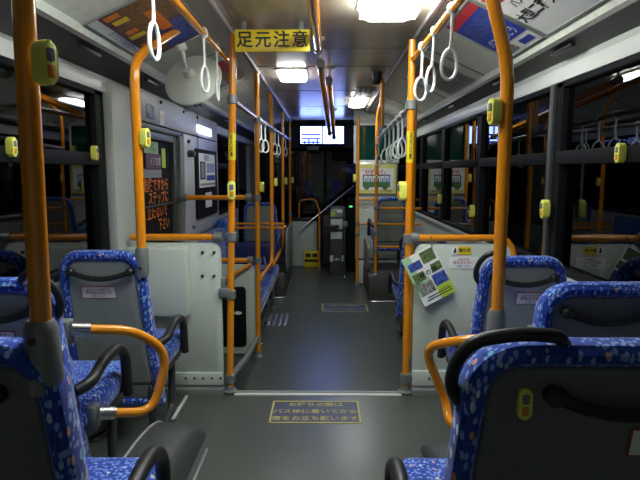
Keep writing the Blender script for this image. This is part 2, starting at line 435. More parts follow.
# ------------------------------------------------------------------ ceiling lamps
def lamp(x0, x1, y0, y1, label, dp=.045):
    o = empty('ceiling_lamp', ((x0+x1)/2, (y0+y1)/2, CE), label, 'lamp', 'ceiling lamps')
    cx, cy = (x0+x1)/2, (y0+y1)/2; w, h = x1-x0, y1-y0
    b = MB(); b.prism('lamp_rim', V((cx, cy, CE)), X, -Y, rpoly(w+.03, h+.03, .05), 0, .010, .003); b.make('frame', o)
    b = MB(); b.prism('lamp', V((cx, cy, CE-.010)), X, -Y, rpoly(w, h, .045), 0, dp, dp*.5); b.make('diffuser', o, 'white lit diffuser')
    return o
lamp(-.44, -.17, 1.2, 1.85, 'ceiling lamp over the nearest left seats, left of the strap of the big ring')
lamp(.165, .428, 2.08, 2.74, 'big bright ceiling lamp nearest the front of the yellow sign on the right')
lamp(-.368, -.155, 4.22, 4.68, 'bright ceiling lamp left of the middle just beyond the yellow sign', .02)
lamp(.28, .45, 5.78, 6.5, 'farthest small bright ceiling lamp beside the ceiling grille', .02)

# ceiling grille and camera dome
g = MB(); g.box('dark_recess', .30, .47, 5.15, 5.75, CE-.006, CE+.01, .003)
for i in range(4): g.box('mid_grey', .305+i*.05, .318+i*.05, 5.17, 5.73, CE-.012, CE-.004)
g.box('mid_grey', .29, .48, 5.14, 5.16, CE-.012, CE); g.box('mid_grey', .29, .48, 5.74, 5.76, CE-.012, CE)
g.make('ceiling_grille', label='dark slatted ceiling grille in front of the farthest lamp', cat='vent')
g = MB(); q = W(386, 80, Z=1.99); g.lathe('black_rubber', [(.0, -.035), (.025, -.028), (.038, -.01), (.042, .02), (.042, .065)], (q.x-.075, q.y, 1.985), Z)
g.make('camera_dome', label='small black dome on the ceiling by the right hand rail', cat='camera')

# ------------------------------------------------------------------ signs
def yellow_sign():
    a = W(234.5, 29.5, Y=2.92); b_ = W(310, 51.5, Y=2.92); cx, cz = (a.x+b_.x)/2, (a.z+b_.z)/2; w, h = b_.x-a.x, a.z-b_.z
    b = MB(); b.prism('yellow', V((cx, 2.92, cz)), X, Z, rpoly(w, h, .008, 3), -.012, 0, .002)
    o = b.make('warning_sign', label='yellow hanging sign with four large black characters under the ceiling', cat='sign', loc=(cx, 2.92, cz))
    b = MB()
    for i, ch in enumerate('足元注意'): b.text('black_ink', ch, .088, V((cx+(i-1.5)*w*.245, 2.92, cz-.0)), X, Z, .002, bold=.018)
    b.make('lettering', o, 'black lettering')
    for sx in (-.15, .15):
        b = MB(); b.box('bracket', cx+sx-.012, cx+sx+.012, 2.925, 2.94, cz+h/2-.02, CE, .002); b.make('bracket', o)
yellow_sign()

def cove_ad(s, y0, y1, t0, t1, paint, label):
    d = V((.365*s, 0, -.165)).normalized(); up = -d
    u = Y if s < 0 else -Y
    base = V((s*.62, (y0+y1)/2, CE-.02))+d*((t0+t1)/2)+u.cross(up)*.003
    w, h = y1-y0, t1-t0
    b = MB(); b.fbox('white_paper', base, u, up, -w/2, w/2, -h/2, h/2, 0, .002)
    paint(b, base, u, up, w, h)
    o = b.make('advert_poster', label=label, cat='poster', group='adverts on the ceiling coves', loc=base)
    b = MB()
    for (a0, a1, c0, c1) in ((-w/2-.012, w/2+.012, h/2, h/2+.012), (-w/2-.012, w/2+.012, -h/2-.012, -h/2), (-w/2-.012, -w/2, -h/2, h/2), (w/2, w/2+.012, -h/2, h/2)):
        b.fbox('aluminium', base, u, up, a0, a1, c0, c1, 0, .006, .001)
    b.make('frame', o); return o
def R_(b, m, o, u, v, w, h, x0, x1, y0, y1, l=.003):
    b.fbox(m, o, u, v, (x0-.5)*w, (x1-.5)*w, (y0-.5)*h, (y1-.5)*h, .001, l)
def paint_white(b, o, u, v, w, h):
    R_(b, 'red_ink', o, u, v, w, h, .02, .32, .70, .90); b.text('white_paper', '運転士募集', .045, o+u*(-.33*w)+v*(.30*h), u, v, .0035)
    for i, tx in enumerate(('バスの運転士を募集', '大型二種免許の方歓迎')): b.text('black_ink', tx, (.055, .07)[i], o+u*(-.14*w)+v*((.08-.22*i)*h), u, v, .0035, bold=.025)
    for i in range(6): R_(b, 'grey_ink', o, u, v, w, h, .45+i*.085, .50+i*.085, .05, .16)
    for i in range(5): R_(b, 'grey_ink', o, u, v, w, h, .58, .95, .55+i*.07, .58+i*.07)
def paint_blue(b, o, u, v, w, h):
    R_(b, 'blue_ink', o, u, v, w, h, 0, 1, .22, .86); R_(b, 'red_ink', o, u, v, w, h, 0, 1, .86, 1); R_(b, 'photo_blue', o, u, v, w, h, .05, .95, .5, .8, .0034)
    b.text('white_paper', 'バスで行こう', .06, o+v*(-.17*h), u, v, .004, bold=.02)
    R_(b, 'photo_mixed', o, u, v, w, h, .1, .45, .04, .17); R_(b, 'blue_ink', o, u, v, w, h, .6, .9, .05, .15)
def paint_far(b, o, u, v, w, h):
    R_(b, 'grey_ink', o, u, v, w, h, 0, 1, 0, 1, .0025); R_(b, 'brown_ink', o, u, v, w, h, .03, .97, .62, .95); R_(b, 'red_ink', o, u, v, w, h, .05, .4, .7, .9, .0035)
    for i in range(4): R_(b, 'photo_mixed', o, u, v, w, h, .06+i*.23, .24+i*.23, .1, .52)
def paint_left(b, o, u, v, w, h):
    R_(b, 'plum_ink', o, u, v, w, h, 0, 1, .12, 1); R_(b, 'brown_ink', o, u, v, w, h, .0, .45, .3, 1, .0034)
    for i in range(9): R_(b, ('orange_ink', 'yellow', 'brown_ink')[i % 3], o, u, v, w, h, .03+i*.105, .10+i*.105, .16+.03*(i % 2), .34+.04*(i % 3), .004)
    R_(b, 'photo_blue', o, u, v, w, h, .5, .95, .45, .92, .0036); R_(b, 'orange_ink', o, u, v, w, h, .2, .6, .55, .7, .004)
    b.text('blue_ink', 'おでかけ割引きっぷ', .04, o+v*(-.43*h), u, v, .004)
cove_ad(1, 1.45, 2.46, .02, .385, paint_white, 'large white advert with black writing and red block above the right windows')
cove_ad(1, 2.50, 2.95, .02, .385, paint_blue, 'blue advert with red top edge behind the curved right pole')
cove_ad(1, 3.62, 4.30, .02, .385, paint_far, 'dull grey and brown advert far along the right cove')
cove_ad(-1, 2.28, 3.0, .02, .385, paint_left, 'colourful orange and purple advert above the left window')
cove_ad(-1, 3.65, 4.40, .02, .385, paint_far, 'dull brown advert on the left cove beyond the round mirror')

# ------------------------------------------------------------------ grab poles and rails
PR = .0195
def clamp(b, p, ax, r=.026, l=.05): b.tube('bracket', [p-ax*l/2, p-ax*l*.45, p+ax*l*.45, p+ax*l/2], [r*.8, r, r, r*.8], 14)
def pole(name, pts, label, r=PR, fillet=.08, clamps=(), foot=None, group='orange grab poles', cat='pole', band=None):
    pts = [V(p) for p in pts]
    b = MB(); b.tube('orange', pts, r, 14, fillet=fillet)
    o = b.make(name, label=label, cat=cat, group=group, loc=pts[0])
    for (p, ax) in clamps:
        if len(pts) == 2 and abs(pts[1].z-pts[0].z) > 1: p = pts[0].lerp(pts[1], (p[2]-pts[0].z)/(pts[1].z-pts[0].z))
        c = MB(); clamp(c, V(p), ax, r*1.5); c.make('clamp', o, 'grey metal clamp')
    if foot is not None:
        c = MB(); c.lathe('bracket', [(r*2.1, 0), (r*2.1, .006), (r*1.4, .014), (r*1.25, .035)], foot, Z); c.make('foot', o, 'grey metal foot')
    if band:
        z0, z1, tx, fx = band; at = lambda z: pts[0].lerp(pts[-1], (z-pts[0].z)/(pts[-1].z-pts[0].z)); q = at((z0+z1)/2)
        c = MB(); c.tube('yellow', [at(z0), at(z1)], r+.0012, 16)
        h = (z1-z0)/len(tx)
        c.text('black_ink', tx, h*.86, V((q.x, q.y-r-.002, z1-h*.55)), X, Z, .0, bold=.02, vert=True, sx=.5)
        c.make('sticker', o, 'yellow sticker with black characters')
    return o
XP, XQ = -.551, .465
# left step pole and right step pole
pole('grab_pole', [(XP, 3.0, 0.008), (XP+.058, 3.0, 2.0)], 'orange pole on the step edge at the left partition', fillet=0, foot=(XP, 3.0, .007),
     clamps=[((XP, 3, .91), Z), ((XP, 3, .58), Z), ((XP, 3, .085), Z), ((XP, 3, 1.66), Z)], band=(1.335, 1.48, '足元注意', 0))
pole('grab_pole', [(XQ, 3.0, 0.008), (XQ, 3.0, 1.97)], 'yellow orange pole on the step edge at the right partition', fillet=0, foot=(XQ, 3.0, .007),
     clamps=[((XQ, 3, .90), Z), ((XQ, 3, .085), Z), ((XQ, 3, 1.63), Z)], band=(1.32, 1.49, '足元注意', 0))
# door pole by the wall, bending in to the strap rail
pole('grab_pole', [(-.772, 2.245, .90), (-.772, 2.245, 1.70), (-.768, 2.36, 1.775), (-.75, 2.85, 1.985)], 'orange pole on the left seat corner by the door, bending to the cove', fillet=.12)
# near pole on the left seat, near pole on the right
pole('grab_pole', [(-.468, .862, 1.0), (-.457, .862, 2.045)], 'thick orange pole rising from the nearest left seat', fillet=0, r=.0170)
b_ = pole('grab_pole', [(.537, 1.65, 0.006), (.54, 1.65, 1.58), (.50, 1.65, 1.72), (.40, 1.65, 2.045)], 'orange pole beside the right seats bending up to the ceiling', fillet=.14, foot=(.537, 1.65, .0))
c = MB(); c.tube('bracket', [(.537, 1.65, .68), (.537, 1.65, .69), (.537, 1.65, .83), (.537, 1.65, .845)], [.028, .031, .028, .022], 16)
c.box('strap_white', .565, .625, 1.63, 1.66, .735, .775, .006); c.make('socket', b_, 'grey socket')
# poles along the left bench
pole('grab_pole', [(-.540, 4.25, FZ+.005), (-.525, 4.25, 2.02)], 'orange pole at the near end of the blue bench', fillet=0, foot=(-.545, 4.25, FZ), clamps=[((-.545, 4.25, 1.07), Z), ((-.545, 4.25, .57), Z), ((-.545, 4.25, 1.67), Z)])
pole('grab_pole', [W(260, 279, Y=4.28), W(272, 262, Y=5.5)-V((0, .0, 0)), (-.535, 5.5, 1.86), (-.53, 5.3, 2.02)], 'yellow topped pole curving down to the middle of the bench', fillet=.10, clamps=[((-.535, 5.5, 1.69), Z)])
pole('grab_pole', [W(273, 265, Y=5.5), W(283, 246, Y=6.9), (-.535, 6.9, 2.02)], 'orange pole curving down to the far end of the bench', fillet=.15, clamps=[((-.535, 6.9, 1.72), Z)])
pole('grab_pole', [(-.535, 8.3, FZ), (-.535, 8.3, 2.02)], 'farthest left pole beside the front door', fillet=0, foot=(-.535, 8.3, FZ), clamps=[((-.535, 8.3, .62), Z)])
# poles on the right
pole('grab_pole', [(.580, 6.12, .10), (.580, 6.12, 1.90), (.60, 5.9, 2.0)], 'thin orange pole standing on the right wheel housing', fillet=.12, foot=(.580, 6.12, .095), clamps=[((.580, 6.12, .86), Z), ((.580, 6.12, .58), Z), ((.580, 6.12, .37), Z)])
pole('grab_pole', [(.425, 7.05, FZ), (.425, 7.05, 1.96)], 'orange pole at the edge of the driver screen', fillet=0, foot=(.425, 7.05, FZ), clamps=[((.425, 7.05, .60), Z), ((.425, 7.05, .46), Z)])
pole('grab_pole', [(.68, 4.2, FZ), (.68, 4.2, 1.90)], 'dull orange pole half hidden behind the right step pole', fillet=0, foot=(.68, 4.2, FZ))
pole('grab_pole', [(.475, 4.62, 1.58), (.475, 4.62, 2.04)], 'short hanging post holding the right front strap rail', fillet=0, clamps=[((.475, 4.62, 1.62), Y)])
pole('grab_pole', [(-.085, 8.15, FZ), (-.085, 8.15, .72)], 'short orange post by the front step box', fillet=0, foot=(-.085, 8.15, FZ), r=.014)
# horizontal rails
G = 'orange hand rails'
pole('hand_rail', [(-1.09, 3.0, .907), (-.58, 3.0, .907)], 'orange rail on top of the left partition', fillet=0, group=G, cat='rail', clamps=[((-.60, 3, .907), X)])
pole('hand_rail', [(.49, 3.0, .905), (1.0, 3.0, .905), (1.055, 3.0, .84), (1.055, 3.0, .40)], 'orange rail bending down over the right partition', fillet=.06, group=G, cat='rail', clamps=[((.50, 3, .905), X)])
pole('hand_rail', [(-1.13, 4.25, 1.07), (-.575, 4.25, 1.07)], 'orange rail crossing in front of the framed notice', fillet=0, group=G, cat='rail', clamps=[((-1.11, 4.25, 1.07), X), ((-.60, 4.25, 1.07), X)])
pole('hand_rail', [(-1.13, 4.26, .57), (-.575, 4.26, .57)], 'orange rail on the bench end panel', fillet=0, group=G, cat='rail', clamps=[((-.595, 4.26, .57), X)])
pole('hand_rail', [(-.96, 4.15, .33), (-.585, 4.235, .545)], 'slanted orange brace under the bench end rail', fillet=0, r=.014, group=G, cat='rail')
pole('hand_rail', [(-1.10, 6.34, .665), (-.50, 6.34, .665)], 'upper orange rail behind the far left seat', fillet=0, group=G, cat='rail', r=.014)
pole('hand_rail', [(-1.10, 6.32, .615), (-.49, 6.32, .615), (-.47, 6.40, .63)], 'lower orange rail behind the far left seat', fillet=.03, group=G, cat='rail', r=.014)
for z, w_ in ((.86, 'top'), (.68, 'middle'), (.42, 'lowest')):
    pole('hand_rail', [(.60, 6.12, z), (1.09, 6.12, z)], '%s orange bar behind the far right seat' % w_, fillet=0, group=G, cat='rail', r=.014, clamps=[((.61, 6.12, z), X)])
pole('hand_rail', [(.45, 7.03, .60), (1.08, 7.03, .60)], 'orange bar across the driver screen panel', fillet=0, group=G, cat='rail', r=.014)
pole('hand_rail', [(.43, 7.03, .915), (1.08, 7.03, .915)], 'orange bar right under the bus poster', fillet=0, group=G, cat='rail', r=.014)
# strap rails under the ceiling
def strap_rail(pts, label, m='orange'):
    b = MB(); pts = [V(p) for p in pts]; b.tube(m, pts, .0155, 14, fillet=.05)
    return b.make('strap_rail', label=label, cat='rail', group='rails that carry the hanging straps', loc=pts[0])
strap_rail([(-.53, .3, 1.86), (-.535, 3.0, 1.875), (-.535, 3.25, 1.90)], 'orange strap rail at the upper left leading to the step pole')
strap_rail([(.47, .3, 1.86), (.47, 3.0, 1.868)], 'orange strap rail at the upper right leading to the step pole')
strap_rail([(-.51, 3.0, 1.66), (-.53, 4.25, 1.682)], 'short orange rail between the left step pole and the bench pole')
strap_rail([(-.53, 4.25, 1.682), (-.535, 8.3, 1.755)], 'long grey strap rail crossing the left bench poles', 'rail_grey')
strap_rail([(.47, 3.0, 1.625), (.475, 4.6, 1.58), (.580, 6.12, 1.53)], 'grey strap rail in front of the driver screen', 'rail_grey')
for (a, bq, lab) in (((-.055, 1.2, 1.87), (-.04, 3.35, 1.99), 'orange ceiling rail in the middle beside the yellow sign'),
                   ((-.03, 3.6, 1.96), (.055, 6.6, 1.72), 'darker of the two middle ceiling rails running to the display'),
                   ((.03, 4.2, 1.955), (.115, 7.0, 1.70), 'brighter middle ceiling rail ending in a grey tip')):
    b = MB(); a, bq = V(a), V(bq); b.tube('orange', [a, bq], .023, 14)
    o = b.make('ceiling_rail', label=lab, cat='rail', group='middle ceiling rails', loc=a)
    for t_, nm in ((.0, 'bracket'), (.97, 'bracket')):
        p = a.lerp(bq, t_); c = MB(); c.tube('strap_white', [p, V((p.x, p.y, CE))], .012, 10); c.lathe('strap_white', [(.04, 0), (.04, .008), (.015, .02)], (p.x, p.y, CE), -Z, 16)
        c.tube('bracket', [p-(bq-a).normalized()*.03, p+(bq-a).normalized()*.05], .028, 12); c.make(nm, o)

# ------------------------------------------------------------------ hanging straps
def strap_master():
    o = empty('hanging_strap', (0, 0, 0), '', 'hanging strap', 'white hanging straps')
    b = MB()   # webbing: loop round the rail, then twisted band
    n = 12; b.tube('strap_white', [V((.02*math.cos(2*math.pi*i/n), 0, .02*math.sin(2*math.pi*i/n))) for i in range(n)], .004, 8, closed=True, flat=2.6)
    b.tube('strap_white', [(0, 0, -.02), (0, 0, -.05), (.002, 0, -.10), (0, 0, -.145)], [.009, .007, .007, .009], 8, flat=.6)
    b.make('strap', o)
    b = MB(); n = 28; pts = []
    for i in range(n):
        a = 2*math.pi*i/n; pts.append(V((.035*math.cos(a)*(1-.12*math.sin(a)), 0, -.197+.055*math.sin(a))))
    b.tube('strap_white', pts, .0065, 10, closed=True); b.make('ring', o); return o
SM = strap_master(); used = [False]
def strap(px, X_, rail, ang, label, tilt=0):
    yy = X_*F/(px-325.0); 
    loc = V((X_, yy, rail(yy)))
    if not used[0]:
        used[0] = True; o = SM; o.location = loc; o['label'] = label
    else: o = dup(SM, loc, label)
    o.rotation_euler = (math.radians(tilt), 0, math.radians(ang)); return o
rl = lambda y: 1.861+(y-.3)*.0055
rr = lambda y: 1.861+(y-.3)*.003
strap(160, -.53, rl, 83, 'big white hanging strap at upper left nearest the camera')
strap(208, -.53, rl, 76, 'white hanging strap in front of the round mirror')
strap(220, -.535, rl, 92, 'thin edge-on hanging strap between round mirror and left step pole')
strap(447, .47, rr, 25, 'greyish hanging strap with wide ring against the blue advert', 4)
strap(430, .47, rr, 50, 'white hanging strap second out from the right step pole', 4)
strap(419, .47, rr, 30, 'bright white hanging strap touching the right step pole', 3)
lf = lambda y: 1.66+(y-3)*.0179
for i, (px, a) in enumerate(((262, 60), (266, 40), (275.5, 50), (279, 60), (286, 60))):
    strap(px, -.535, lf, a, ('first white strap of the far left row beside the bench pole', 'second strap of the far left row before the yellow topped pole',
          'third strap of the far left row just past the yellow topped pole', 'fourth strap of the far left row', 'last and smallest strap of the far left row')[i])
for i, (yy, a) in enumerate(((3.35, 35), (3.55, 20), (3.78, 40), (4.02, 50), (4.3, 35), (4.95, 40))):
    rz = 1.625-(yy-3)*.0281; xx = .47+max(0, yy-4.6)*.04
    o = dup(SM, V((xx, yy, rz)), ('largest strap of the far right row, nearest the step pole', 'second strap of the far right row', 'third strap of the far right row',
        'fourth strap of the far right row', 'fifth strap of the far right row', 'last strap of the far right row hanging before the green screen')[i])
    o.rotation_euler = (0, 0, math.radians(a))

# ------------------------------------------------------------------ stop buttons
def button_master():
    o = empty('stop_button', (0, 0, 0), '', 'stop button', 'yellow stop buttons')
    b = MB(); b.prism('button_yellow', V((0, .012, 0)), X, Z, rpoly(.050, .118, .022), 0, .045, .008); b.make('body', o)
    b = MB(); b.prism('button_lens', V((0, -.033, .020)), X, Z, rpoly(.026, .036, .008, 3), 0, .004, .001); b.make('button', o, 'dark push button')
    b = MB(); b.prism('button_orange', V((0, -.033, -.024)), X, Z, rpoly(.024, .034, .006, 3), 0, .003, .001); b.make('lamp', o, 'orange lamp')
    return o
BMx = button_master(); bu = [False]
def button(p, face, label, off=PR, sc=1):
    fx, fy = face; l = math.hypot(fx, fy); fx /= l; fy /= l
    loc = V((p[0]+fx*(off+.012), p[1]+fy*(off+.012), p[2])); rot = math.atan2(fx, -fy)
    if not bu[0]: bu[0] = True; o = BMx; o.location = loc; o.rotation_euler = (0, 0, rot); o['label'] = label
    else: o = dup(BMx, loc, label, rot)
    o.scale = (sc, sc, sc); return o
button((-.462, .862, W(40, 62, Y=.84).z), (.92, -.40), 'large yellow stop button on the thick near left pole', sc=.56)
button((-.772, 2.245, W(141, 138, Y=2.245).z), (.95, -.3), 'yellow stop button on the bent pole by the middle door', sc=.66)
button((XP+.034, 3.0, W(233, 190, Y=3).z), (.15, -1), 'yellow stop button facing us on the left step pole', sc=.85)
button((XQ, 3.0, W(404, 191, Y=3).z), (-1, -.25), 'yellow stop button on the left side of the right step pole', sc=.9)
button((.54, 1.65, W(500, 112, Y=1.65).z), (-1, -.25), 'yellow stop button on the bent near right pole', sc=.66)
button((-.532, 4.25, W(260, 187, Y=4.25).z), (1, -.1), 'stop button on the near bench pole', sc=.66)
button((-.535, 5.5, W(274, 182, Y=5.5).z), (1, -.1), 'stop button on the yellow topped bench pole', sc=.7)
button((-.535, 6.9, W(285, 181, Y=6.9).z), (1, -.1), 'stop button on the far bench pole', sc=.72)
button((-.535, 8.3, W(292, 180, Y=8.3).z), (1, -.1), 'smallest stop button on the farthest left pole', sc=.75)
button((.425, 7.05, W(354, 178, Y=7.05).z), (-1, -.1), 'stop button on the pole beside the bus poster', sc=.9)
button((.580, 6.12, W(376, 178, Y=6.12).z), (-.1, -1), 'stop button on the thin pole crossing the bus poster', sc=.6)
def wall_button(px, py, xw, s, label, sc=.6):
    q = W(px, py, X=xw); button((xw, q.y, q.z), (-s, 0), label, off=-.012+.0065, sc=sc)
wall_button(8, 147, XL+.022, -1, 'stop button on the left window bar at the picture edge')
wall_button(92, 153, XL+.022, -1, 'stop button on the left window bar near the grey pillar')
wall_button(624, 153, XR-.022, 1, 'stop button on the near right window bar')
wall_button(548, 209, XR-.042, 1, 'stop button on the grey upright between right windows', .75)
wall_button(474, 211, XR-.014, 1, 'stop button on the second right window post', .75)
wall_button(441, 199, XR-.014, 1, 'stop button on the third right window post', .75)

# ------------------------------------------------------------------ convex mirror
q = W(192, 78, Y=2.9); ax = V((.12, .80, -.42)).normalized()
o = empty('convex_mirror', q, 'round pale convex mirror seen from behind, hanging by the left cove', 'mirror')
b = MB(); b.lathe('mirror_back', [(.03, -.035), (.06, -.03), (.10, -.018), (.135, 0), (.153, .012), (.155, .02), (.149, .022)], q, ax, 40); b.make('bowl', o)
b = MB(); b.lathe('mirror_face', [(.141, .018), (.12, .032), (.08, .044), (.04, .05), (.001, .052)], q, ax, 40); b.make('mirror_glass', o, 'silvery mirror face')
b = MB(); top = W(181, 46, Y=2.86)
b.tube('mirror_back', [q-ax*.075, q-ax*.03], [.022, .034], 16); b.tube('mirror_back', [q-ax*.07, top], .010, 12); b.lathe('mirror_back', [(.028, -.01), (.028, .02), (.015, .03)], top, (q-top).normalized(), 16)
b.make('arm', o)

# ------------------------------------------------------------------ partitions at the step
o = empty('partition_screen', (-.83, 3.0, 0), 'grey green partition left of the step with a boxed out cover', 'partition')
o['kind'] = 'thing'
b = MB(); b.prism('panel', V((-.835, 3.0, .475)), X, Z, rpoly(.50, .80, .05), -.012, .012, .004); b.make('panel', o)
b = MB(); a = W(131, 247, Y=2.93); e = W(190, 316, Y=2.93)
b.box('panel', -1.12, e.x, 2.90, 2.985, e.z, a.z, .018); b.make('cover_box', o)
b = MB()
for (px, py) in ((202.5, 252.5), (214, 252.5), (202.5, 276), (214, 276)):
    p = W(px, py, Y=2.985); b = MB(); b.lathe('black_rubber', [(.009, 0), (.008, .008), (.003, .012)], (p.x, 2.988, p.z), -Y, 10); b.make('bolt', o, 'black bolt')
b = MB(); b.box('panel', -1.09, -.585, 2.978, 3.005, .05, .125, .005)
for k in range(5): b.lathe('dark_grey', [(.008, 0), (.007, .004)], (-.80+.05*k, 2.978, .092), -Y, 8)
b.make('kick_rail', o)
b = MB(); b.box('bracket', -.60, -.53, 2.97, 3.03, .565, .62, .01); b.box('bracket', -.59, -.56, 2.985, 3.02, .60, .68, .01); b.make('latch', o, 'grey metal latch')
b = MB(); b.tube('bracket', [(-.551, 3.02, .085), (-.552, 3.6, -.02), (-.545, 4.22, -.06)], .022, 12); b.make('floor_arm', o, 'grey bar reaching forward at floor level')

o = empty('partition_screen', (.78, 3.0, 0), 'grey green partition right of the step with stickers', 'partition'); o['kind'] = 'thing'
b = MB(); b.prism('panel', V((.775, 3.0, .47)), X, Z, rpoly(.545, .80, .05), -.012, .012, .004); b.make('panel', o)
b = MB(); b.box('panel', .50, 1.08, 2.978, 3.005, .05, .14, .005)
for k in range(4): b.lathe('dark_grey', [(.008, 0), (.007, .004)], (.60+.1*k, 2.978, .095), -Y, 8)
b.make('kick_rail', o)
def place_sticker(par, x0, y0, x1, y1, yy, m, lines, name):
    a = W(x0, y0, Y=yy); e = W(x1, y1, Y=yy); cx, cz = (a.x+e.x)/2, (a.z+e.z)/2; w, h = e.x-a.x, a.z-e.z; c_ = V((cx, yy, cz))
    b = MB(); b.fbox(m, c_, X, Z, -w/2, w/2, -h/2, h/2, 0, .001)
    for (mm, tx, sz, ox, oz) in lines: b.text(mm, tx, sz*h, c_+X*(ox*w)+Z*(oz*h), X, Z, .0015, bold=.01)
    return b, c_, w, h
b, c_, w, h = place_sticker(o, 452, 246.5, 471, 254.5, 2.986, 'yellow', [('black_ink', '優先席', .5, .16, 0)], '')
b.fbox('white_paper', c_, X, Z, -w/2, -w*.18, -h/2, h/2, .001, .0018); b.prism('black_ink', c_, X, Z, [(-w*.42, -h*.3), (-w*.27, -h*.3), (-w*.3, h*.3), (-w*.36, h*.35)], .0018, .0024)
b.make('sticker', o, 'yellow sticker')
b, c_, w, h = place_sticker(o, 449, 257, 478, 268.5, 2.986, 'white_paper', [('red_ink', '走行中は', .24, 0, .27), ('red_ink', '席を立たない', .30, 0, 0), ('blue_ink', 'お願いします', .2, 0, -.3)], '')
b.make('sticker', o, 'white sticker with red writing')
b = MB(); b.box('bracket', .44, .50, 2.975, 3.03, .05, .12, .01); b.make('latch', o, 'grey metal latch')

# hanging leaflet
P = [W(401.3, 260.8, Y=2.93), W(432.5, 244.4, Y=2.95), W(458.3, 291.3, Y=2.94), W(424, 307.7, Y=2.92)]
u = (P[1]-P[0]).normalized(); v = (P[0]-P[3]); v = (v-u*v.dot(u)).normalized(); ctr = sum(P, V())/4; ctr.y = 2.945
lw = (P[1]-P[0]).length; lh = (P[0]-P[3]).length
b = MB(); b.fbox('white_paper', ctr, u, v, -lw/2, lw/2, -lh/2, lh/2, -.006, 0)
def L_(m, x0, x1, y0, y1, l=.001): R_(b, m, ctr, u, v, lw, lh, x0, x1, y0, y1, l+.0006)
L_('pale_green', 0, .25, .3, 1, .0006); L_('lime', .55, 1, 0, .36, .0007); L_('pale_green', 0, .5, .2, .5, .0006)
L_('photo_blue', .08, .47, .70, .86); L_('photo_green', .52, .93, .74, .97); L_('photo_green', .06, .42, .47, .64); L_('photo_green', .66, .97, .52, .68)
L_('photo_mixed', .07, .52, .19, .42); L_('photo_blue', .56, .97, .25, .48)
b.text('black_ink', '秋の旅', .036, ctr+u*(.03*lw)+v*(.06*lh), u, v, .002, bold=.02)
L_('black_ink', .2, .95, .115, .135); L_('black_ink', .15, .95, .065, .085); L_('black_ink', .62, .9, .16, .17)
o = b.make('leaflet', label='tilted green and white leaflet hanging on the right partition', cat='leaflet', loc=ctr)
b = MB(); tp = P[1]-u*.012-v*.008; b.tube('black_rubber', [V((tp.x, 2.938, tp.z)), V((tp.x+.004, 2.96, .90)), V((tp.x+.004, 2.982, .918))], .0025, 6); b.make('cord', o, 'thin black cord')

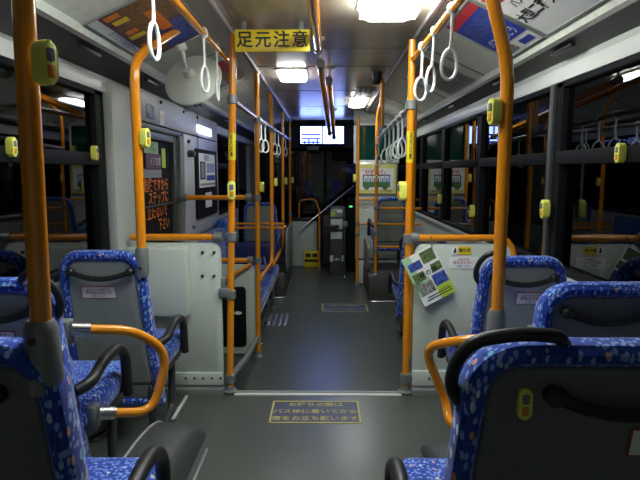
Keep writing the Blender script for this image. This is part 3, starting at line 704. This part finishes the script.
# ------------------------------------------------------------------ seats
def outline(wb, wt, z0, z1, r, ins, n=8):
    """rounded trapezoid, square-ish at the foot; points in (x, z)"""
    hb, ht = wb/2-ins, wt/2-ins; z0 += ins; z1 -= ins; r = max(.012, r-ins); rb = .02
    P = []
    for (cx, cz, rr, a0) in ((ht-r, z1-r, r, 0), (-ht+r, z1-r, r, 90), (-hb+rb, z0+rb, rb, 180), (hb-rb, z0+rb, rb, 270)):
        for k in range(n+1):
            a = math.radians(a0+90*k/n); P.append((cx+rr*math.cos(a), cz+rr*math.sin(a)))
    return P
REC = .19                                    # recline, metres of lean per metre of height
def back_pt(x, d, z, zb=.40):                # d > 0 towards the rear of the seat
    return V((x, -(z-zb)*REC-d, z))
def seat(loc, w, aisle, label, top=.945, near=False, handle=0.0, arm=True, sticker=True, loop=.085, shell='seat_shell', taper=.05, ground=0, armdz=0):
    loc = V(loc); gz = ground-loc.z
    o = empty('bus_chair', loc, label, 'seat', 'blue patterned bus seats')
    def mk(b, name, lab=None, par=None):
        b.v = [tuple(V(p)+loc) for p in b.v]; return b.make(name, par or o, lab)
    z0 = .20
    prof = [(.06, -.03), (.03, -.035), (.008, -.015), (0, .01), (.006, .034), (.022, .046), (.040, .044), (.052, .030), (.056, .026)]
    rings = [[back_pt(x, d, z) for x, z in outline(w, w-taper, z0, top, .10, i*.86)] for i, d in prof]
    b = MB(); b.loft('fabric', rings); bk = mk(b, 'backrest')
    b = MB(); b.loft(shell, [[back_pt(x, d, z) for x, z in outline(w, w-taper, z0, top, .10, i)] for i, d in ((.046, .02), (.046, .031), (.050, .034))]); mk(b, 'back_shell', 'grey back shell', bk)
    if handle is not None:
        hw = .125; b = MB(); pts = []
        for i in range(13):
            t = -1+2*i/12; pts.append(back_pt(handle+t*hw, .046+.016*(1-t*t), top-.092-.028*(1-t*t)))
        pts = [back_pt(handle-hw, .03, top-.092)]+pts+[back_pt(handle+hw, .03, top-.092)]
        b.tube('black_rubber', pts, .0115, 10); 
        for s in (-1, 1):
            p = back_pt(handle+s*hw, .04, top-.092); b.lathe('black_rubber', [(.017, -.01), (.018, .012), (.010, .02)], p, V((0, -1, 0)), 12)
        mk(b, 'grab_handle', 'black curved grab handle', bk)
    if sticker:
        c0 = back_pt(.02*aisle*-1, .036, top-.185); n_ = V((0, -1, -REC)).normalized(); vv = V((0, -REC, 1)).normalized(); sx = sticker if isinstance(sticker, float) else 0
        c0 += X*sx
        b = MB(); b.fbox('red_ink', c0, X, vv, -.074, .074, -.0275, .0275, 0, .0012); b.fbox('white_paper', c0, X, vv, -.071, .071, -.0245, .0245, .0005, .0018)
        b.text('red_ink', '走行中は危険です', .0125, c0+vv*.013, X, vv, .0025); b.text('red_ink', '席を立たないで', .016, c0-vv*.002, X, vv, .0025, bold=.02); b.text('blue_ink', 'お願いします', .010, c0-vv*.017, X, vv, .0025)
        mk(b, 'sticker', 'white sticker with red writing', bk)
    if loop:
        s = aisle; e = w/2-taper/2; b = MB()
        pts = [back_pt(s*(e-loop), .02, top-.012), back_pt(s*(e-loop+.015), .03, top+.010), back_pt(s*(e-loop*.5), .035, top+.016), back_pt(s*(e-.015), .03, top+.002), back_pt(s*(e+.008), .02, top-.035), back_pt(s*(e+.014), .015, top-.075), back_pt(s*(e+.006), .01, top-.105), back_pt(s*(e-.012), .01, top-.125)]
        b.tube('black_rubber', rnd([p for p in pts], .03, 4), .0115, 12); mk(b, 'corner_loop', 'black rubber grab loop on the corner', bk)
    b = MB(); b.box('fabric', -w/2, w/2, -.02, .42, .345, .455, .04, seg=4); mk(b, 'cushion')
    b = MB(); b.box('seat_base', -w/2+.02, w/2-.02, -.02, .38, .31, .35, .008); mk(b, 'seat_pan')
    for sx in (-1, 1):
        b = MB(); b.tube('seat_base', [(sx*(w/2-.06), .0, .32), (sx*(w/2-.06), .02, gz+.06), (sx*(w/2-.06), .16, gz+.02), (sx*(w/2-.06), .32, gz+.06), (sx*(w/2-.06), .34, .32)], .018, 10, fillet=.04)
        b.box('seat_base', sx*(w/2-.06)-.03, sx*(w/2-.06)+.03, .05, .27, gz, gz+.014, .004); mk(b, 'leg')
    if arm:
        s = aisle; xx = s*(w/2+.022); b = MB()
        b.tube('black_rubber', [(s*(w/2-.01), -.03, .51+armdz), (xx, .0, .525+armdz), (xx, .12, .565+armdz), (xx, .22, .565+armdz), (xx, .285, .52+armdz), (xx, .30, .36)], [.017, .018, .02, .02]+[.02]*20 if False else .019, 12, fillet=.05)
        b.tube('black_rubber', [(xx, .30, .39), (s*(w/2-.03), .30, .37)], .018, 10); mk(b, 'armrest', 'black armrest')
    return o
A = seat((-.665, .97, .055), .48, 1, taper=.015, label= 'nearest left seat carrying the thick pole, with dark shaded back', shell='shell_shaded', loop=0, sticker=False)
B = seat((-.945, 1.595, .10), .40, 1, top=.875, label= 'second left seat with black corner loop, beside the orange guard')
Cc = seat((-.945, 2.355, 0), .42, 1, 'left seat against the partition with grey back and black handle', loop=0)
R1 = seat((.44, .975, .055), .50, -1, 'nearest right seat, large dark shaded back filling the lower corner', shell='shell_shaded', sticker=.13, loop=.165, handle=.060, taper=.07, armdz=-.03)
R2 = seat((.848, 1.71, 0), .46, -1, 'second right seat behind the nearest one, by the window', shell='shell_shaded', loop=0, sticker=False)
R3 = seat((.835, 2.355, -.022), .445, -1, taper=.075, label= 'right seat against the partition with grey back and corner loop', sticker=.03)
R4 = seat((.855, 4.70, FZ), .44, -1, ground=FZ, label= 'seat ahead of the right partition, only its aisle side showing', sticker=False)
FR = seat((.78, 6.44, .12), .42, -1, 'far right seat on the wheel housing before the driver screen', top=.86, ground=.09, handle=None, loop=0, sticker=False)
FL = seat((-.80, 6.72, .08), .46, 1, 'far left seat on the wheel housing ahead of the bench', top=.82, ground=.09, handle=None, loop=0, sticker=False)
# socket for the near pole, small used stop button on the nearest right seat back
b = MB(); p = V((-.469, .862, 0))
b.tube('bracket', [V((p.x+.003, p.y, .905)), V((p.x+.003, p.y, .925)), V((p.x, p.y, 1.015)), V((p.x, p.y, 1.028))], [.024, .029, .027, .021], 18, flat=1.0)
b.lathe('black_rubber', [(.006, 0), (.006, .004)], (p.x, p.y-.028, 1.0), -Y, 10)
b.make('pole_socket', A, 'grey pole socket')
q = W(636, 466, Y=.90); b = MB(); vv = V((0, -REC, 1)).normalized(); b.fbox('sky_ink', V((q.x+.03, q.y, q.z)), X, vv, -.045, .045, -.04, .03, -.012, .002); b.fbox('yellow', V((q.x+.02, q.y, q.z)), X, vv, -.02, .03, -.03, 0, .001, .0026); b.make('sticker', R1, 'small blue and yellow sticker')
b = MB(); b.tube('bracket', [(-.772, 2.245, .83), (-.772, 2.245, .85), (-.772, 2.245, .945), (-.772, 2.245, .955)], [.024, .028, .027, .023], 16); b.lathe('black_rubber', [(.006, 0), (.006, .004)], (-.772, 2.218, .87), -Y, 10); b.make('pole_socket', Cc, 'grey pole socket')
q = W(525, 404, Y=.85)
o_ = button((q.x, .862, q.z), (0, -1), 'yellow edged stop button on the back of the nearest right seat', off=-.012, sc=.46)
# second sticker under the red one
# orange swing guards
def guard(s, pts, yb, label):
    b = MB(); pts = [V(p) for p in pts]; b.tube('orange', pts, .0155, 14, fillet=.07)
    o = b.make('seat_guard', label=label, cat='guard rail', group='orange seat guards', loc=pts[0])
    for p, d in ((pts[0], pts[1]-pts[0]), (pts[-1], pts[-2]-pts[-1])):
        b = MB(); d = d.normalized(); b.tube('steel', [p-d*.03, p+d*.025], .0215, 14); b.box('bracket', p.x-s*.045-.02, p.x-s*.045+.02, p.y-.03, p.y+.02, p.z-.05, p.z+.03, .006); b.make('bracket', o, 'steel bracket')
guard(1, [W(80, 329, Y=1.60), W(135, 330, Y=1.72), W(168, 352, Y=1.80), W(153, 412, Y=1.76), W(106, 413, Y=1.64)], 0, 'orange guard loop on the aisle side of the left seats')
guard(-1, [V((.60, 1.62, .77)), W(452, 341, Y=1.70), W(424, 348, Y=1.80), W(446, 402, Y=1.80), V((.42, 1.74, .42)), V((.60, 1.66, .40))], 0, 'orange guard loop on the aisle side of the right seats')

# ------------------------------------------------------------------ bench on the left
o = empty('bench', (-.83, 5.2, FZ), 'long blue sideways bench along the left wall', 'bench')
for y0, y1, bt in ((4.36, 4.98, .66), (4.985, 5.58, .70), (5.585, 6.18, .78)):
    b = MB(); b.box('bench_fabric', -1.10, -.53, y0, y1, .12, .215, .03, seg=3); b.make('cushion', o)
    b = MB(); b.box('bench_fabric', -1.155, -1.03, y0, y1, .20, bt, .04, seg=3); b.make('backrest', o)
b = MB(); b.box('seat_base', -1.12, -.56, 4.36, 6.18, .085, .125, .008); b.box('aluminium', -.545, -.528, 4.36, 6.18, .10, .122, .004); b.make('seat_pan', o)
for yy in (4.55, 5.2, 5.85):
    b = MB(); b.tube('steel', [(-.57, yy, .1), (-.57, yy, FZ+.003)], .013, 12); b.lathe('steel', [(.03, 0), (.03, .006), (.015, .012)], (-.57, yy, FZ), Z, 14); b.make('leg', o)
b = MB(); b.box('navy', -1.12, -.56, 6.10, 6.24, .14, .46, .05, seg=3); b.make('end_cushion', o, 'dark navy end cushion')
b = MB()
pts = [V((-.66, 5.75, .36)), V((-.64, 5.72, .28)), V((-.60, 5.70, .225))]; b.tube('steel', pts, .012, 8); b.tube('navy', [V((-1.05, 5.6, .235)), V((-.85, 5.66, .23)), V((-.62, 5.70, .225))], .014, 6)
b.make('seat_belt', o, 'dark seat belt with metal buckle')
# bench end panel
o = empty('bench_screen', (-.83, 4.28, FZ), 'pale panel with black plate closing the near end of the bench', 'screen')
b = MB(); b.prism('panel', V((-.85, 4.29, .16)), X, Z, rpoly(.58, .74, .06), -.01, .01, .003); b.make('panel', o)
b = MB(); b.prism('black_frame', V((-.885, 4.278, .10)), X, Z, rpoly(.49, .50, .03), 0, .008, .002); b.make('black_plate', o, 'black plate with white oval mark')
q = W(238, 313, Y=4.27); b = MB(); b.prism('white_paper', V((q.x, 4.27, q.z)), X, Z, [(.032*math.cos(a*.3927), .014*math.sin(a*.3927)) for a in range(16)], 0, .002); b.make('oval_badge', o, 'white oval badge')

# ------------------------------------------------------------------ front wheel housings
def housing(x0, x1, y0, y1, s, label):
    o = empty('wheel_housing', ((x0+x1)/2, (y0+y1)/2, FZ), label, 'wheel housing')
    b = MB(); b.box('dark_recess', x0, x1, y0, y1, FZ, .09, .03); b.make('body', o)
    xe = x1 if s < 0 else x0
    b = MB(); b.tube('steel', [(x0 if s < 0 else x1, y0-.004, FZ+.014), (xe, y0-.004, FZ+.014), (xe-s*.0, y1, FZ+.014)], .011, 8, fillet=.05); b.make('trim_strip', o, 'bright metal edge strip')
    return o
housing(XL+.01, -.47, 6.26, 7.5, -1, 'black wheel housing with metal strip under the far left seat')
housing(.50, XR-.01, 6.08, 7.0, 1, 'black wheel housing with metal strip under the far right seat')
# curved shields beside the front seats
def shield(o_, s, y, pts, label):
    b = MB(); b.prism('mid_grey', o_, Y*-s if False else Y, Z, pts, -.012, .012, .004); return b.make('seat_shield', label=label, cat='shield', loc=o_)
shield(V((-.455, 6.3, .09)), -1, 0, rpoly(1.0, .52, .14, 6, .5, .24), 'grey rounded shield at the aisle side of the far left seat')
shield(V((.515, 6.3, .09)), 1, 0, rpoly(.7, .34, .10, 6, .35, .17), 'grey rounded shield at the aisle side of the far right seat')

# ------------------------------------------------------------------ driver screen, poster
a = W(354, 123, Y=7.08); e = W(399, 160, Y=7.08)
o = empty('driver_screen', (.75, 7.1, FZ), 'framed screen with dark green glass behind the driver', 'screen')
x0, x1 = a.x, .96
b = MB()
for (p0, p1, r0, r1) in ((x0, x1, a.z-.03, a.z), (x0, x1, e.z-.045, e.z+.0), (x0, x0+.035, e.z, a.z), (x1-.03, x1, e.z, a.z)): b.box('white_band', p0, p1, 7.08, 7.12, r0, r1, .004)
b.make('frame', o, 'pale metal frame')
b = MB(); b.box('green_glass', x0+.03, x1-.03, 7.095, 7.105, e.z, a.z-.03); b.make('green_pane', o, 'dark green pane')
b = MB(); b.box('panel', x0+.03, x1, 7.08, 7.12, FZ+.35, e.z-.44, .006); b.make('panel', o)
b = MB(); b.box('panel', x0+.06, x1, 7.075, 7.10, FZ+.02, FZ+.33, .006); b.make('panel', o)
b = MB(); b.box('wall', x0, x1, 7.085, 7.115, a.z, CE, .004); b.make('top_panel', o)
q0 = W(378, 205, Y=7.07); b = MB(); b.fbox('white_paper', V((.66, 7.079, W(370, 208, Y=7.07).z)), X, Z, -.13, .13, -.03, .03, 0, .001); b.text('red_ink', '運転士に話しかけない', .03, V((.66, 7.079, W(370, 208, Y=7.07).z)), X, Z, .002); b.make('sticker', o, 'white sticker with red writing')
a = W(356, 162.5, Y=7.06); e = W(397.5, 195, Y=7.06); c_ = V(((a.x+e.x)/2, 7.06, (a.z+e.z)/2)); w, h = e.x-a.x, a.z-e.z
b = MB(); b.fbox('aluminium', c_, X, Z, -w/2, w/2, -h/2, h/2, -.018, 0, .003)
o = b.make('bus_poster', label='framed yellow and white poster with a bus drawing behind the driver', cat='poster', loc=c_)
b = MB()
def K(m, x0, x1, y0, y1, l): b.fbox(m, c_, X, Z, (x0-.5)*w, (x1-.5)*w, (y0-.5)*h, (y1-.5)*h, .0005, l)
K('pale_yellow', .04, .96, .05, .95, .001); K('white_paper', .10, .90, .16, .82, .0014)
K('sky_ink', .17, .82, .38, .62, .002); K('black_ink', .17, .82, .60, .625, .0024); K('black_ink', .165, .18, .25, .62, .0024); K('green_ink', .17, .82, .24, .40, .0022)
for i in range(6): K('white_paper', .20+i*.10, .275+i*.10, .42, .585, .0026); K(('green_ink', 'plum_ink', 'blue_ink')[i % 3], .225+i*.10, .255+i*.10, .42, .52, .003)
for cx in (.26, .70): b.prism('photo_green', c_+X*((cx-.5)*w)+Z*((.24-.5)*h), X, Z, [(.035*math.cos(t*.3927), .035*math.sin(t*.3927)) for t in range(16)], .001, .003)
b.text('red_ink', 'バスの中では', .05, c_+X*(-.12*w)+Z*(.25*h), X, Z, .003, bold=.01); b.text('red_ink', '立たない', .07, c_+X*(-.04*w)+Z*(.165*h), X, Z, .003, bold=.02); b.text('black_ink', 'バス協会', .04, c_+X*(.22*w)+Z*(-.38*h), X, Z, .003)
b.make('print', o)

# fare display
a = W(298, 124.5, Y=8.3); e = W(345.5, 146, Y=8.3)
o = empty('fare_display', ((a.x+e.x)/2, 8.35, (a.z+e.z)/2), 'wide lit fare display with two white screens above the windscreen', 'display')
b = MB(); b.box('black_frame', a.x-.0, e.x+.0, 8.31, 8.42, e.z, a.z, .01); b.box('black_frame', (a.x+e.x)/2-.2, (a.x+e.x)/2+.2, 8.36, 8.40, a.z-.01, CE, .005); b.make('housing', o)
for (p0, p1, nm) in ((300.5, 321.5, 'l'), (323, 343.5, 'r')):
    s0 = W(p0, 126.5, Y=8.3); s1 = W(p1, 143.5, Y=8.3)
    b = MB(); b.box('screen', s0.x, s1.x, 8.300, 8.312, s1.z, s0.z, .003)
    if nm == 'l':
        ww = s1.x-s0.x
        for zz in (.52, .28, .08): b.box('screen_blue', s0.x+.01, s1.x-.01, 8.298, 8.302, s1.z+zz*(s0.z-s1.z)-.013, s1.z+zz*(s0.z-s1.z)+.013)
        for k in range(4): b.box('screen_blue', s0.x+ww*(.2+.2*k)-.012, s0.x+ww*(.2+.2*k)+.012, 8.298, 8.302, s1.z, s1.z+(s0.z-s1.z)*(.25 if k % 2 else .15))
    b.make('screen', o, 'white lit screen')
b = MB(); q = W(313, 147.5, Y=8.32); b.box('mid_grey', q.x-.09, q.x+.09, 8.32, 8.35, q.z-.04, q.z+.02, .004); b.make('name_plate', o, 'small grey plate')

# glowing white square and framed notice on the left wall
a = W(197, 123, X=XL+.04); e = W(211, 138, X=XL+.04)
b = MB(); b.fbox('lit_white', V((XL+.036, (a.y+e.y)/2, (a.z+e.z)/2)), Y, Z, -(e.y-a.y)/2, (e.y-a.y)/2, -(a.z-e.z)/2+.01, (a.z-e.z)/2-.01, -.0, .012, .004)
b.make('glowing_square', label='small square glowing white panel above the framed notice', cat='light')
o0 = V((XL+.03, 5.255, 1.13)); w, h = .90, .70
a = W(195, 148, X=XL+.04); e = W(217, 216, X=XL+.04); yc = (a.y+e.y)/2; w = e.y-a.y
b = MB(); b.prism('black_frame', V((XL+.03, yc, 1.165)), Y, Z, rpoly(w, .62, .03), 0, .02, .004)
o = b.make('notice_board', label='black framed notice board on the left wall by the bench', cat='notice board', loc=(XL+.03, yc, 1.165))
b = MB(); c_ = V((XL+.05, yc, 1.165)); h = .62
def K2(m, x0, x1, y0, y1, l): b.fbox(m, c_, Y, Z, (x0-.5)*w, (x1-.5)*w, (y0-.5)*h, (y1-.5)*h, .0, l)
K2('white_paper', .10, .88, .44, .94, .001); K2('black_ink', .14, .38, .56, .82, .002); K2('grey_ink', .2, .32, .58, .8, .003); K2('sky_ink', .44, .84, .66, .80, .002); K2('blue_ink', .44, .86, .54, .62, .002); K2('grey_ink', .14, .86, .47, .50, .002)
b.text('blue_ink', 'お知らせ', .06, c_+Y*(-.05*w)+Z*(.37*h), Y, Z, .003, bold=.01)
b.make('notice_sheet', o, 'white notice with blue blocks')
b = MB(); K2('white_paper', .36, .68, .13, .36, .001); b.make('small_sheet', o, 'small white card')

# ------------------------------------------------------------------ driver end
q = W(336, 275, Z=FZ)
o = empty('fare_box', (q.x+.02, 7.75, FZ), 'dark fare machine with pale panels at the front of the aisle', 'fare box')
fx = q.x+.02; zt = W(338, 207, Y=7.75).z
b = MB(); b.box('dark_grey', fx-.11, fx+.11, 7.75, 8.05, FZ, zt, .015); b.make('body', o)
for (y0, y1, m, d) in ((209, 217, 'grey_ink', .0), (219, 229, 'white_band', 0), (232, 239, 'white_band', 0)):
    b = MB(); z1, z0 = W(338, y0, Y=7.74).z, W(338, y1, Y=7.74).z; b.box(m, fx-.10, fx+.07, 7.735, 7.752, z0, z1, .004); b.make('front_plate', o, 'pale grey plate')
b = MB(); z0 = W(332, 214, Y=7.74).z; b.fbox('lime', V((fx-.07, 7.74, z0)), X, Z, -.03, .03, -.035, .035, 0, .008); b.make('sticker', o, 'small green sticker')
b = MB(); b.fbox('white_paper', V((fx+.03, 7.74, z0+.04)), X, Z, -.04, .04, -.02, .02, 0, .008); b.make('sticker', o, 'small white sticker')
b = MB(); z1 = W(334, 225, Y=7.7).z; b.box('black_rubber', fx-.20, fx+.02, 7.62, 7.75, z1-.04, z1, .012); b.make('coin_tray', o, 'black coin tray')
b = MB(); zz = W(333, 259, Y=7.73).z; b.box('panel', fx-.11, fx-.06, 7.735, 7.752, zz-.04, zz+.05, .004); b.box('panel', fx+.06, fx+.10, 7.735, 7.752, zz-.04, zz+.05, .004); b.box('steel', fx-.05, fx+.05, 7.735, 7.752, zz-.03, zz, .004); b.make('base_plates', o, 'pale plates near the foot')
b = MB(); p = W(344.5, 277, Z=FZ); b.tube('steel', [(p.x, p.y, FZ), (p.x, p.y, .52)], .011, 10); b.lathe('steel', [(.035, 0), (.03, .01), (.012, .02)], (p.x, p.y, FZ), Z, 14); b.box('mid_grey', p.x-.04, p.x+.04, p.y-.03, p.y+.03, .50, .58, .01)
b.make('card_reader_stand', label='thin steel stand right beside the fare machine', cat='stand', loc=(p.x, p.y, FZ))
b = MB(); b.box('black_frame', .33, .55, 8.0, 8.3, FZ, .88, .02)
o = b.make('control_cabinet', label='black control cabinet with a green light right of the fare machine', cat='cabinet', loc=(.42, 8.1, FZ))
b = MB(); q = W(351, 206.5, Y=7.99); b.box('led_green', q.x-.025, q.x+.02, 7.985, 8.0, q.z-.01, q.z+.01, .003); b.make('indicator', o, 'green lit indicator')
# front door shelf/guard on the left
a = W(293, 221, Y=8.45); e = W(317, 262, Y=8.45)
b = MB(); b.box('panel', -.52, e.x, 8.46, 8.56, FZ, a.z, .02)
o = b.make('front_screen', label='grey front panel left of the fare machine under the windscreen', cat='screen', loc=((a.x+e.x)/2, 8.5, FZ))
b = MB(); b.box('black_rubber', -.52, e.x, 8.44, 8.62, a.z, a.z+.05, .015); b.make('top_cap', o, 'black padded top')
a = W(304, 251, Y=8.40); e = W(319, 267, Y=8.40)
b = MB(); b.box('yellow', a.x, e.x, 8.40, 8.452, FZ, a.z, .006)
o = b.make('step_box', label='yellow block with dark bars on the floor by the front door', cat='step block', loc=((a.x+e.x)/2, 8.41, FZ))
b = MB(); hh = a.z-FZ
for (k0, k1, z0, z1) in ((.1, .45, .62, .85), (.55, .92, .62, .85), (.05, .95, .32, .48)): b.box('black_ink', a.x+(e.x-a.x)*k0, a.x+(e.x-a.x)*k1, 8.396, 8.402, FZ+hh*z0, FZ+hh*z1)
b.make('dark_bars', o, 'black bars')
pole('door_rail', [W(299, 219, Y=8.5), W(299, 200, Y=8.5), W(316, 199, Y=8.5), W(320, 215, Y=8.5)], 'orange hoop by the front door', fillet=.08, r=.012, group=G, cat='rail')
b = MB(); a = W(302, 228, Y=8.3); e = W(354, 186, Y=8.62); b.tube('steel', [a, e], .016, 12)
b.make('slanted_rail', label='slanted bright metal rail crossing before the windscreen', cat='rail', loc=a)
b = MB(); b.box('dark_grey', -.05, 1.05, 8.62, 8.98, FZ, .60, .05); b.box('dark_grey', .55, 1.0, 8.5, 8.7, .3, .66, .04)
b.make('dashboard', label='dark dashboard under the windscreen', cat='dashboard')
b = MB(); n = 24; b.tube('black_rubber', [V((.78+.21*math.cos(2*math.pi*i/n), 8.32+.16*math.sin(2*math.pi*i/n), .60+.1*math.sin(2*math.pi*i/n))) for i in range(n)], .014, 8, closed=True)
b.tube('black_rubber', [(.57, 8.32, .6), (.99, 8.32, .6)], .012, 8); b.tube('black_rubber', [(.78, 8.32, .6), (.78, 8.5, .3)], .03, 10)
b.make('steering_wheel', label='black steering wheel behind the driver screen', cat='steering wheel')
q = W(316, 163, Y=8.9); 
b = MB(); q = W(340, 155, Y=8.8); b.box('black_frame', q.x-.13, q.x+.13, 8.82, 8.87, q.z-.09, q.z+.09, .02); b.tube('black_rubber', [(q.x, 8.86, q.z+.08), (q.x, 8.97, 1.66)], .01, 8)
b.make('inside_mirror', label='black rear view mirror under the fare display', cat='mirror')

# ------------------------------------------------------------------ outside
b = MB(); b.box('asphalt', -40, 40, -20, 70, -1.05, -.95); struct(b, 'ground')
def sign_out(px0, py0, px1, py1, xx, m, label):
    a = W(px0, py0, X=xx); e = W(px1, py1, X=xx); yc = (a.y+e.y)/2
    z0, z1 = min(a.z, e.z), max(a.z, e.z); w = abs(a.y-e.y)
    b = MB(); b.box(m, xx-.06, xx+.06, yc-w/2, yc+w/2, z0, z1, .02); o = b.make('street_sign', label=label, cat='street sign', group='lit signs in the street', loc=(xx, yc, z0))
    b = MB(); b.tube('mid_grey', [(xx+.1, yc, -.95), (xx+.1, yc, z1)], .05, 10); b.make('post', o)
sign_out(426, 139, 434, 152, 3.2, 'neon_red', 'red lit sign outside the far right window')
sign_out(514, 122, 528, 132, 3.4, 'neon_blue', 'blue white lit sign outside the right window behind the bent pole')
sign_out(533, 105, 546, 138, 4.4, 'neon_orange', 'dull orange lit board outside the right window')

# ------------------------------------------------------------------ world and view
w = bpy.data.worlds.new('night'); S.world = w; w.use_nodes = True
bg = w.node_tree.nodes['Background']; bg.inputs[0].default_value = (.25, .22, .30, 1); bg.inputs[1].default_value = .012
S.view_settings.view_transform = 'Standard'; S.view_settings.look = 'None'; S.view_settings.exposure = .22; S.view_settings.gamma = 1
S.view_settings.use_curve_mapping = False
